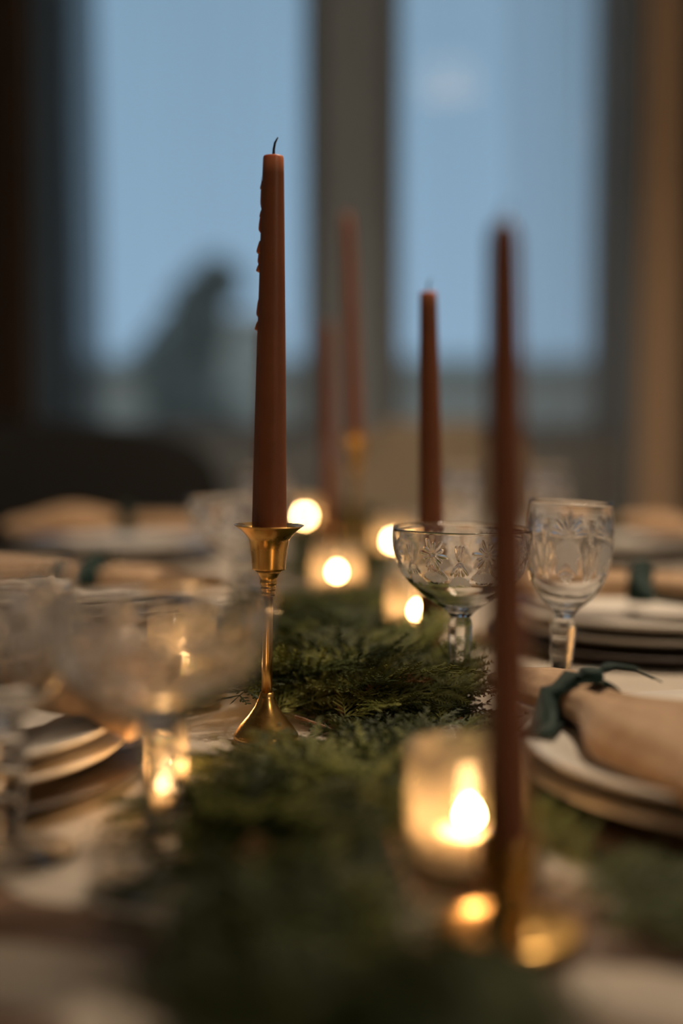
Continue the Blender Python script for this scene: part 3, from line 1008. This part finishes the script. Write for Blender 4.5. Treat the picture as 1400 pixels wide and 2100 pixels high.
def napkin(label, axis, wid, thk, seed, loc=(0, 0, 0), rib=0.36):
    """a linen napkin drawn together by a ribbon: loft along an axis of (x, y, z) points"""
    rnd = random.Random(seed)
    nap = thing('napkin', label, 'napkin', loc, (0, 0, 0), 'tan napkins on the plates')
    N, K = 56, 72
    A = [Vector(a) for a in axis]
    def ev(lst, u):
        x = u * (len(lst) - 1)
        i = min(int(x), len(lst) - 2)
        f_ = x - i
        f_ = f_ * f_ * (3 - 2 * f_) if not isinstance(lst[0], Vector) else f_
        return lst[i] * (1 - f_) + lst[i + 1] * f_
    ph = [rnd.uniform(0, 6.28) for _ in range(5)]
    V, F = [], []
    for j in range(N + 1):
        u = j / N
        c_ = ev(A, u)
        d_ = (ev(A, min(1, u + 0.03)) - ev(A, max(0, u - 0.03)))
        d_.normalize()
        side = d_.cross(Vector((0, 0, 1))).normalized()
        up = side.cross(d_)
        w_, h_ = ev(wid, u), ev(thk, u)
        pinch = math.exp(-((u - rib) / 0.13) ** 2)
        for k in range(K):
            a = 2 * PI * k / K
            ca, sa = math.cos(a), math.sin(a)
            rad = 1 + (0.10 + 0.07 * pinch) * math.sin(5 * a + ph[0] + 2.2 * u) + 0.06 * math.sin(9 * a + ph[1] - 3 * u) + 0.05 * math.sin(3 * a + ph[2] + 6 * u)
            yy = math.copysign(abs(sa) ** 0.75, sa) * h_ * rad
            if sa < 0:
                yy *= 0.75
            V.append(tuple(c_ + side * (math.copysign(abs(ca) ** 0.8, ca) * w_ * (0.92 + 0.08 * rad)) + up * yy))
    for j in range(N):
        for k in range(K):
            k2 = (k + 1) % K
            F.append((j * K + k, j * K + k2, (j + 1) * K + k2, (j + 1) * K + k))
    # turned-in ends: a shallow hollow between the layers
    for base, jn, sgn in ((0, 0, 1), (N * K, N, -1)):
        c_ = ev(A, 0.0 if jn == 0 else 1.0)
        d_ = (ev(A, 0.04) - ev(A, 0.0)) if jn == 0 else (ev(A, 0.96) - ev(A, 1.0))
        o = len(V)
        V.append(tuple(c_ + d_ * 1.4))
        for k in range(K):
            k2 = (k + 1) % K
            F.append((o, base + k2, base + k) if sgn > 0 else (o, base + k, base + k2))
    put('cloth', mesh('cloth', V, F, 'linen'), nap)
    # ribbon: band, knot and two tails
    c_ = ev(A, rib)
    d_ = (ev(A, rib + 0.03) - ev(A, rib - 0.03)).normalized()
    side = d_.cross(Vector((0, 0, 1))).normalized()
    up = side.cross(d_)
    w_, h_ = ev(wid, rib) * 1.12 + 0.001, ev(thk, rib) * 1.22 + 0.001
    V, F = [], []
    K2 = 40
    for ii, (t_, e) in enumerate(((-0.011, 0.0), (-0.004, 0.0012), (0.004, 0.0012), (0.011, 0.0))):
        for k in range(K2):
            a = 2 * PI * k / K2
            sa = math.sin(a)
            V.append(tuple(c_ + d_ * t_ + side * (math.cos(a) * (w_ + e)) + up * (sa * (h_ + e) * (1 if sa > 0 else 0.78))))
    for ii in range(3):
        for k in range(K2):
            k2 = (k + 1) % K2
            F.append((ii * K2 + k, ii * K2 + k2, (ii + 1) * K2 + k2, (ii + 1) * K2 + k))
    rb = put('ribbon', mesh('ribbon', V, F, 'velvet'), nap)
    rb['label'] = 'dark green velvet ribbon'
    solid(rb, 0.0010)
    kn = c_ + up * (h_ + 0.002) - side * 0.004
    put('knot', mesh('knot', *cushion_geo(-0.007, 0.007, -0.009, 0.009, -0.004, 0.005, 0.6, 8), 'velvet'), rb, kn)
    s_ = -1 if side.x > 0 else 1
    def tail(pts, wd, across=()):
        V, F = [], []
        for i, p_ in enumerate(pts):
            pp = Vector(p_)
            tw = (side if i in across else d_) * wd * (0.55 if i == 0 else 1)
            if i in across and s_ > 0:
                tw = tw * -1
            V += [tuple(pp - tw), tuple(pp + up * 0.0008), tuple(pp + tw)]
        for i in range(len(pts) - 1):
            a = i * 3
            F += [(a, a + 1, a + 4, a + 3), (a + 1, a + 2, a + 5, a + 4)]
        tb_ = put('ribbon_tail', mesh('ribbon_tail', V, F, 'velvet'), rb)
        solid(tb_, 0.0008)
    inw = side * s_                              # toward the middle of the table on the right side
    tail([kn, kn + inw * 0.012 + up * 0.002, kn + inw * (w_ * 0.9) - up * 0.006, kn + inw * (w_ + 0.005) - up * (h_ * 0.5), kn + inw * (w_ + 0.009) - up * (h_ + 0.0085) + d_ * 0.014, kn + inw * (w_ + 0.028) - up * (h_ + 0.009) + d_ * 0.048], 0.0095, (4, 5))
    tail([kn, kn - inw * 0.012 + up * 0.006, kn - inw * 0.028 + up * 0.003 - d_ * 0.004, kn - inw * 0.045 - up * 0.006 - d_ * 0.010], 0.0070)
    return nap

SET = [('right', 'nearest', 0.235, 0.738), ('right', 'second', 0.285, 1.265), ('right', 'farthest', 0.360, 1.985),
       ('left', 'nearest', -0.262, 0.800), ('left', 'middle', -0.280, 1.335), ('left', 'farthest', -0.315, 1.960)]
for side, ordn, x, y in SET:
    for nm, key, z, adj, wh in (('added_dark_plate', 'added_plate', 0.0003, 'added dark plate', 'added_plate'),
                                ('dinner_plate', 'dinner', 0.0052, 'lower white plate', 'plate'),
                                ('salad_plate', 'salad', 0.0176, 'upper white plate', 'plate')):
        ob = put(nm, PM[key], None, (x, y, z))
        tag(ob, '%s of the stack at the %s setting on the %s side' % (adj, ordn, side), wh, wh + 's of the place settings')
Z0 = 0.0225
napkin('tan napkin tied with green ribbon on the nearest right plate', [(-0.112, 0.165, 0.012), (-0.106, 0.105, 0.015), (-0.094, 0.048, 0.017), (-0.066, -0.03, 0.014), (-0.030, -0.105, 0.012)],
       [0.030, 0.026, 0.017, 0.044, 0.050], [0.007, 0.011, 0.011, 0.018, 0.014], 3, (0.235, 0.738, Z0 + 0.003), rib=0.44)
napkin('tan napkin lying slantwise on the second right plate behind the crystal wine glass', [(-0.16, 0.04, 0.022), (-0.09, 0.03, 0.022), (-0.02, 0.02, 0.020), (0.06, -0.01, 0.018), (0.14, -0.05, 0.014)],
       [0.050, 0.036, 0.018, 0.040, 0.055], [0.007, 0.013, 0.012, 0.016, 0.008], 5, (0.290, 1.255, Z0 + 0.006), rib=0.5)
napkin('tan napkin on the farthest right plate', [(-0.10, 0.03, 0.020), (-0.04, 0.02, 0.020), (0.02, 0.01, 0.018), (0.08, -0.01, 0.018), (0.14, -0.03, 0.014)],
       [0.045, 0.036, 0.018, 0.040, 0.055], [0.008, 0.013, 0.012, 0.018, 0.010], 6, (0.360, 1.985, Z0 + 0.006), rib=0.5)
napkin('brown shaded napkin bundle on the nearest left plate below the blurred glasses', [(0.140, -0.025, 0.012), (0.110, -0.020, 0.024), (0.07, -0.01, 0.022), (0.02, 0.0, 0.020), (-0.06, 0.0, 0.022), (-0.13, 0.01, 0.016)],
       [0.044, 0.036, 0.018, 0.042, 0.050], [0.022, 0.021, 0.013, 0.022, 0.012], 7, (-0.245, 0.825, Z0 + 0.006), rib=0.5)
napkin('tan napkin with green ribbon on the middle left plate beside the sharp candlestick', [(0.155, -0.03, 0.016), (0.09, -0.01, 0.020), (0.03, 0.0, 0.020), (-0.06, 0.0, 0.020), (-0.14, 0.01, 0.015)],
       [0.045, 0.036, 0.018, 0.042, 0.052], [0.008, 0.013, 0.013, 0.019, 0.010], 8, (-0.280, 1.335, Z0 + 0.006), rib=0.42)
napkin('tan napkin on the farthest left plate before the dark sofa', [(0.145, 0.0, 0.018), (0.08, 0.0, 0.022), (0.02, 0.0, 0.022), (-0.06, 0.0, 0.026), (-0.14, 0.01, 0.018)],
       [0.045, 0.036, 0.020, 0.042, 0.052], [0.008, 0.013, 0.013, 0.022, 0.010], 9, (-0.315, 1.960, Z0 + 0.006), rib=0.5)

# ================================================================== EVERGREEN RUNNER
def frond_geo(seed, L=0.10, detail=2):
    """a flat cedar spray: axis, alternate side shoots, scale-leaved branchlets as slim spindles"""
    rnd = random.Random(seed)
    V, F = [], []
    def spindle(p, d, nrm, L_, w_, flat=0.5):
        sd = d.cross(nrm).normalized()
        o = len(V)
        ring = [(1, 0), (-0.5, 0.87 * flat), (-0.5, -0.87 * flat)]
        tip_ = p + d * L_
        if detail >= 2:
            for f_, ww in ((0, 0.6), (0.6, 1.0)):
                q_ = p + d * (L_ * f_)
                for a, b in ring:
                    V.append(tuple(q_ + sd * (a * w_ * ww) + nrm * (b * w_ * ww)))
            V.append(tuple(tip_))
            for k in range(3):
                k2 = (k + 1) % 3
                F.append((o + k, o + k2, o + 3 + k2, o + 3 + k))
                F.append((o + 3 + k, o + 3 + k2, o + 6))
        else:
            for a, b in ring:
                V.append(tuple(p + sd * (a * w_) + nrm * (b * w_)))
            V.append(tuple(tip_))
            for k in range(3):
                F.append((o + k, o + (k + 1) % 3, o + 3))
    bend = rnd.uniform(-0.5, 0.5)
    droop = rnd.uniform(-0.1, 0.5)
    pts = []
    for k in range(15):
        u = k / 14
        pts.append(Vector((bend * L * u * u * 0.5, L * u, L * (0.10 * math.sin(PI * u * 0.8) - droop * u * u * 0.25))))
    nseg = 14
    for k in range(nseg):
        d = pts[k + 1] - pts[k]
        spindle(pts[k], d.normalized(), Vector((0, 0, 1)), d.length * 1.3, 0.0011 * (1 - 0.6 * k / nseg), 0.8)
    nsec = 13 if detail >= 2 else 10
    for k in range(nsec):
        u = 0.08 + 0.9 * k / nsec
        i = min(int(u * 14), 13)
        p = pts[i].lerp(pts[i + 1], u * 14 - i)
        ax = (pts[i + 1] - pts[i]).normalized()
        for s in (-1, 1):
            if rnd.random() < 0.08:
                continue
            ls = L * (0.40 * (1 - u) ** 0.8 + 0.07) * rnd.uniform(0.75, 1.15)
            ang = math.radians(rnd.uniform(36, 52)) * s
            sdv = ax.cross(Vector((0, 0, 1))).normalized()
            d = (ax * math.cos(ang) + sdv * math.sin(ang) + Vector((0, 0, rnd.uniform(-0.18, 0.22)))).normalized()
            nrm = Vector((rnd.uniform(-.25, .25), rnd.uniform(-.25, .25), 1)).normalized()
            nrm = (nrm - d * nrm.dot(d)).normalized()
            spindle(p, d, nrm, ls, 0.00085, 0.7)
            stp = 0.0042 if detail >= 2 else 0.0075
            m_ = max(1, int(ls / stp))
            for q_ in range(1, m_ + 1):
                qq = q_ / (m_ + 0.3)
                pp = p + d * (ls * qq)
                sd2 = d.cross(nrm).normalized()
                for s2 in (-1, 1):
                    lt = (0.0035 + 0.0085 * (1 - qq) * min(1, ls / 0.03)) * rnd.uniform(0.75, 1.2)
                    a2 = math.radians(rnd.uniform(30, 48)) * s2
                    d2 = (d * math.cos(a2) + sd2 * math.sin(a2) + nrm * rnd.uniform(-0.22, 0.22)).normalized()
                    spindle(pp, d2, nrm, lt, 0.00095 if detail >= 2 else 0.0013, 0.6)
    return V, F

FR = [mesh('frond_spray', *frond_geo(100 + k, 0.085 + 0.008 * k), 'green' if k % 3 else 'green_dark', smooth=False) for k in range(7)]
FD = mesh('frond_dry', *frond_geo(300, 0.07), 'dry', smooth=False)
FL = [tuple(np.array(a, dtype=object) if False else a for a in frond_geo(200 + k, 0.085 + 0.01 * k, 1)) for k in range(5)]
FLv = [(np.array(v_), f_) for v_, f_ in FL]

gar = thing('evergreen_runner', 'green cedar runner laid along the middle of the table', 'greenery', (0, 0, 0))
# centre line and half width of the runner
CY = [0.30, 0.45, 0.58, 0.71, 0.925, 1.09, 1.32, 1.69, 2.30, 2.75]
CX = [-0.00, 0.012, 0.032, 0.000, 0.000, 0.015, 0.020, 0.000, 0.005, 0.00]
HW = [0.04, 0.060, 0.092, 0.110, 0.092, 0.090, 0.085, 0.070, 0.068, 0.05]
cen = lambda y: float(np.interp(y, CY, CX))
hwd = lambda y: float(np.interp(y, CY, HW))
# what stands on the runner, with the radius to keep clear
KEEP = [(-0.048, 0.893, 0.019), (-0.036, 0.862, 0.030), (-0.030, 0.840, 0.026), (0.074, 1.145, 0.020), (0.0665, 0.555, 0.040), (0.055, 0.535, 0.030), (0.085, 0.530, 0.026), (0.016, 1.71, 0.02), (-0.018, 1.95, 0.026), (-0.082, 1.535, 0.026), (-0.0940, 0.745, 0.016)] \
    + [(x, y, 0.0305) for (x, y), _, _ in VOT] \
    + [(x, y - 0.045, 0.020) for (x, y), _, _ in VOT[:4]] + [(0.0797, 0.955, 0.011), (0.154, 0.995, 0.011), (-0.092, 1.30, 0.011), (-0.088, 1.64, 0.011), (-0.080, 0.612, 0.012), (-0.157, 0.656, 0.03), (0.15, 1.73, 0.03), (0.247, 1.73, 0.03)]
PL = [(x, y, 0.142) for _, _, x, y in SET]
def clear(x, y, yaw, L):
    dx, dy = -math.sin(yaw), math.cos(yaw)
    for k in range(6):
        for off in (-1, 0, 1):
            u = k / 5
            wd = 0.3 * L * (1 - u) * off
            px, py = x + dx * L * u + dy * wd, y + dy * L * u - dx * wd
            for (kx, ky, kr) in KEEP:
                if (px - kx) ** 2 + (py - ky) ** 2 < kr * kr:
                    return False
            for (kx, ky, kr) in PL:
                if (px - kx) ** 2 + (py - ky) ** 2 < (kr + 0.004) ** 2:
                    return False
    return True
rnd = random.Random(77)
def scatter(n, y0, y1, zmax, pitch=(0, 22), tight=1.0):
    out = []
    tries = 0
    while len(out) < n and tries < n * 60:
        tries += 1
        y = rnd.uniform(y0, y1)
        u = rnd.triangular(-1, 1, rnd.uniform(-0.6, 0.6))
        x = cen(y) + u * hwd(y) * tight
        yaw = rnd.gauss(0, 0.9) + (PI if rnd.random() < 0.5 else 0)
        L = rnd.uniform(0.08, 0.13)
        if 0.80 < y < 0.90 and -0.03 < x < 0.045 and rnd.random() < 0.75:      # the cloth shows through here
            continue
        if 0.56 < y < 0.70 and -0.02 < x < 0.06 and rnd.random() < 0.6:          # bare cloth round the near jar
            continue
        if abs(x - math.sin(yaw) * L - cen(y)) > hwd(y) * 1.30 * tight:
            continue
        if not clear(x, y, yaw, L):
            continue
        edge = 1 - min(1, abs(u)) ** 2
        z = 0.003 + rnd.random() * zmax * (0.25 + 0.75 * edge)
        out.append((x, y, z, yaw, math.radians(rnd.uniform(*pitch)), rnd.uniform(-0.35, 0.35)))
    return out
def place_frond(me, x, y, z, yaw, pit, roll, s=1.0):
    ob = put('frond', me, gar, (x, y, z))
    ob.rotation_euler = (Matrix.Rotation(yaw, 3, 'Z') @ Matrix.Rotation(pit, 3, 'X') @ Matrix.Rotation(roll, 3, 'Y')).to_euler()
    ob.scale = (s, s, s)
    return ob
# hand-laid sprays in the focal plane
R_ = math.radians
place_frond(FR[4], -0.028, 0.930, 0.014, R_(-82), R_(4), 0.25, 1.0)
place_frond(FR[1], 0.035, 0.935, 0.016, R_(72), R_(3), -0.3, 0.9)
place_frond(FR[2], 0.060, 0.905, 0.010, R_(-38), R_(22), 0.1, 0.75)
place_frond(FR[5], 0.062, 0.925, 0.010, R_(-12), R_(34), 0.2, 0.60)
place_frond(FR[3], 0.066, 0.930, 0.012, R_(-66), R_(12), -0.2, 0.62)
place_frond(FR[0], 0.050, 0.960, 0.012, R_(40), R_(26), 0.2, 0.7)
place_frond(FR[6], 0.015, 0.965, 0.016, R_(20), R_(14), 0.0, 0.8)
for (x, y, yw, pt) in ((0.092, 0.618, 16, 26), (0.084, 0.640, 12, 30), (0.076, 0.690, 14, 22), (0.104, 0.600, 24, 18)):
    place_frond(FR[int(y * 1000) % 7], x, y, 0.006, R_(yw), R_(pt), 0.1, 0.55)
for (x, y, yw, pt) in ((0.100, 0.600, -74, 6), (0.108, 0.568, -72, 4), (0.098, 0.552, -100, 5), (0.100, 0.585, -78, 5), (0.104, 0.590, -95, 3), (0.115, 0.555, -80, 5), (0.112, 0.530, -80, 5), (0.118, 0.585, -75, 4)):
    place_frond(FR[3 * (int(y * 1000) % 3)], x, y, 0.004, R_(yw), R_(pt), 0.1, 0.62)
n_hand = 19
mid = scatter(45, 0.74, 0.86, 0.005, (-3, 4)) + scatter(105, 0.86, 1.12, 0.014) + scatter(40, 1.12, 1.30, 0.008, (-2, 8))
near = scatter(56, 0.50, 0.74, 0.010, (-2, 13))
far = scatter(20, 1.30, 1.60, 0.005, (-2, 5))
for k, a in enumerate(mid + near + far):
    place_frond(FD if k % 29 == 5 else FR[rnd.randrange(7)], *a, s=rnd.uniform(0.62, 1.0))
# the mass of sprays beneath and beyond: one part
V, F = [], []
off = 0
bulk = scatter(130, 0.40, 0.74, 0.009, (-5, 7)) + scatter(150, 0.74, 1.30, 0.006, (-4, 6)) + scatter(330, 1.30, 2.72, 0.005, (-3, 4))
VV = []
for (x, y, z, yaw, pit, roll) in bulk:
    v_, f_ = FLv[rnd.randrange(5)]
    Rm = np.array(Matrix.Rotation(yaw, 3, 'Z') @ Matrix.Rotation(pit, 3, 'X') @ Matrix.Rotation(roll, 3, 'Y'))
    vv = v_ @ Rm.T * rnd.uniform(0.75, 1.1) + np.array([x, y, z])
    vv[:, 2] = np.maximum(vv[:, 2], 0.0012)
    VV.append(vv)
    F += [tuple(i + off for i in q_) for q_ in f_]
    off += len(vv)
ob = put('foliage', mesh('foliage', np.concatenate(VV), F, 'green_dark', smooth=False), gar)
ob['kind'] = 'stuff'
# woody stems of the runner and the snapped twig in focus
def twig(pts, r, seed):
    rr_ = random.Random(seed)
    P, Rr = [], []
    for i in range(len(pts) - 1):
        for s in range(6):
            u = s / 6
            q_ = Vector(pts[i]).lerp(Vector(pts[i + 1]), u)
            P.append(q_ + Vector((rr_.uniform(-1, 1), rr_.uniform(-1, 1), rr_.uniform(-1, 1))) * r[0] * 0.25)
            uu = (i + u) / (len(pts) - 1)
            Rr.append((r[0] + (r[1] - r[0]) * uu) * rr_.uniform(0.9, 1.12))
    P.append(Vector(pts[-1]))
    Rr.append(r[1])
    return put('twig', mesh('twig', *tube_geo(P, Rr, 9), 'bark'), gar)
twig([(-0.025, 1.05, 0.016), (-0.012, 0.985, 0.019), (-0.002, 0.945, 0.018), (0.001, 0.915, 0.014)], (0.0018, 0.0030), 1)
twig([(0.002, 0.93, 0.012), (0.000, 0.895, 0.007), (0.003, 0.862, 0.004)], (0.0014, 0.0009), 2)
twig([(-0.030, 0.915, 0.010), (-0.012, 0.895, 0.008), (0.001, 0.880, 0.006)], (0.0010, 0.0008), 3)
twig([(0.055, 0.90, 0.008), (0.030, 0.905, 0.006), (0.012, 0.90, 0.004)], (0.0016, 0.0010), 4)
twig([(0.010, 0.70, 0.012), (0.022, 0.62, 0.016), (0.030, 0.545, 0.014)], (0.0030, 0.0022), 5)
twig([(-0.03, 1.30, 0.012), (-0.012, 1.20, 0.016), (0.02, 1.12, 0.012)], (0.0032, 0.002), 6)
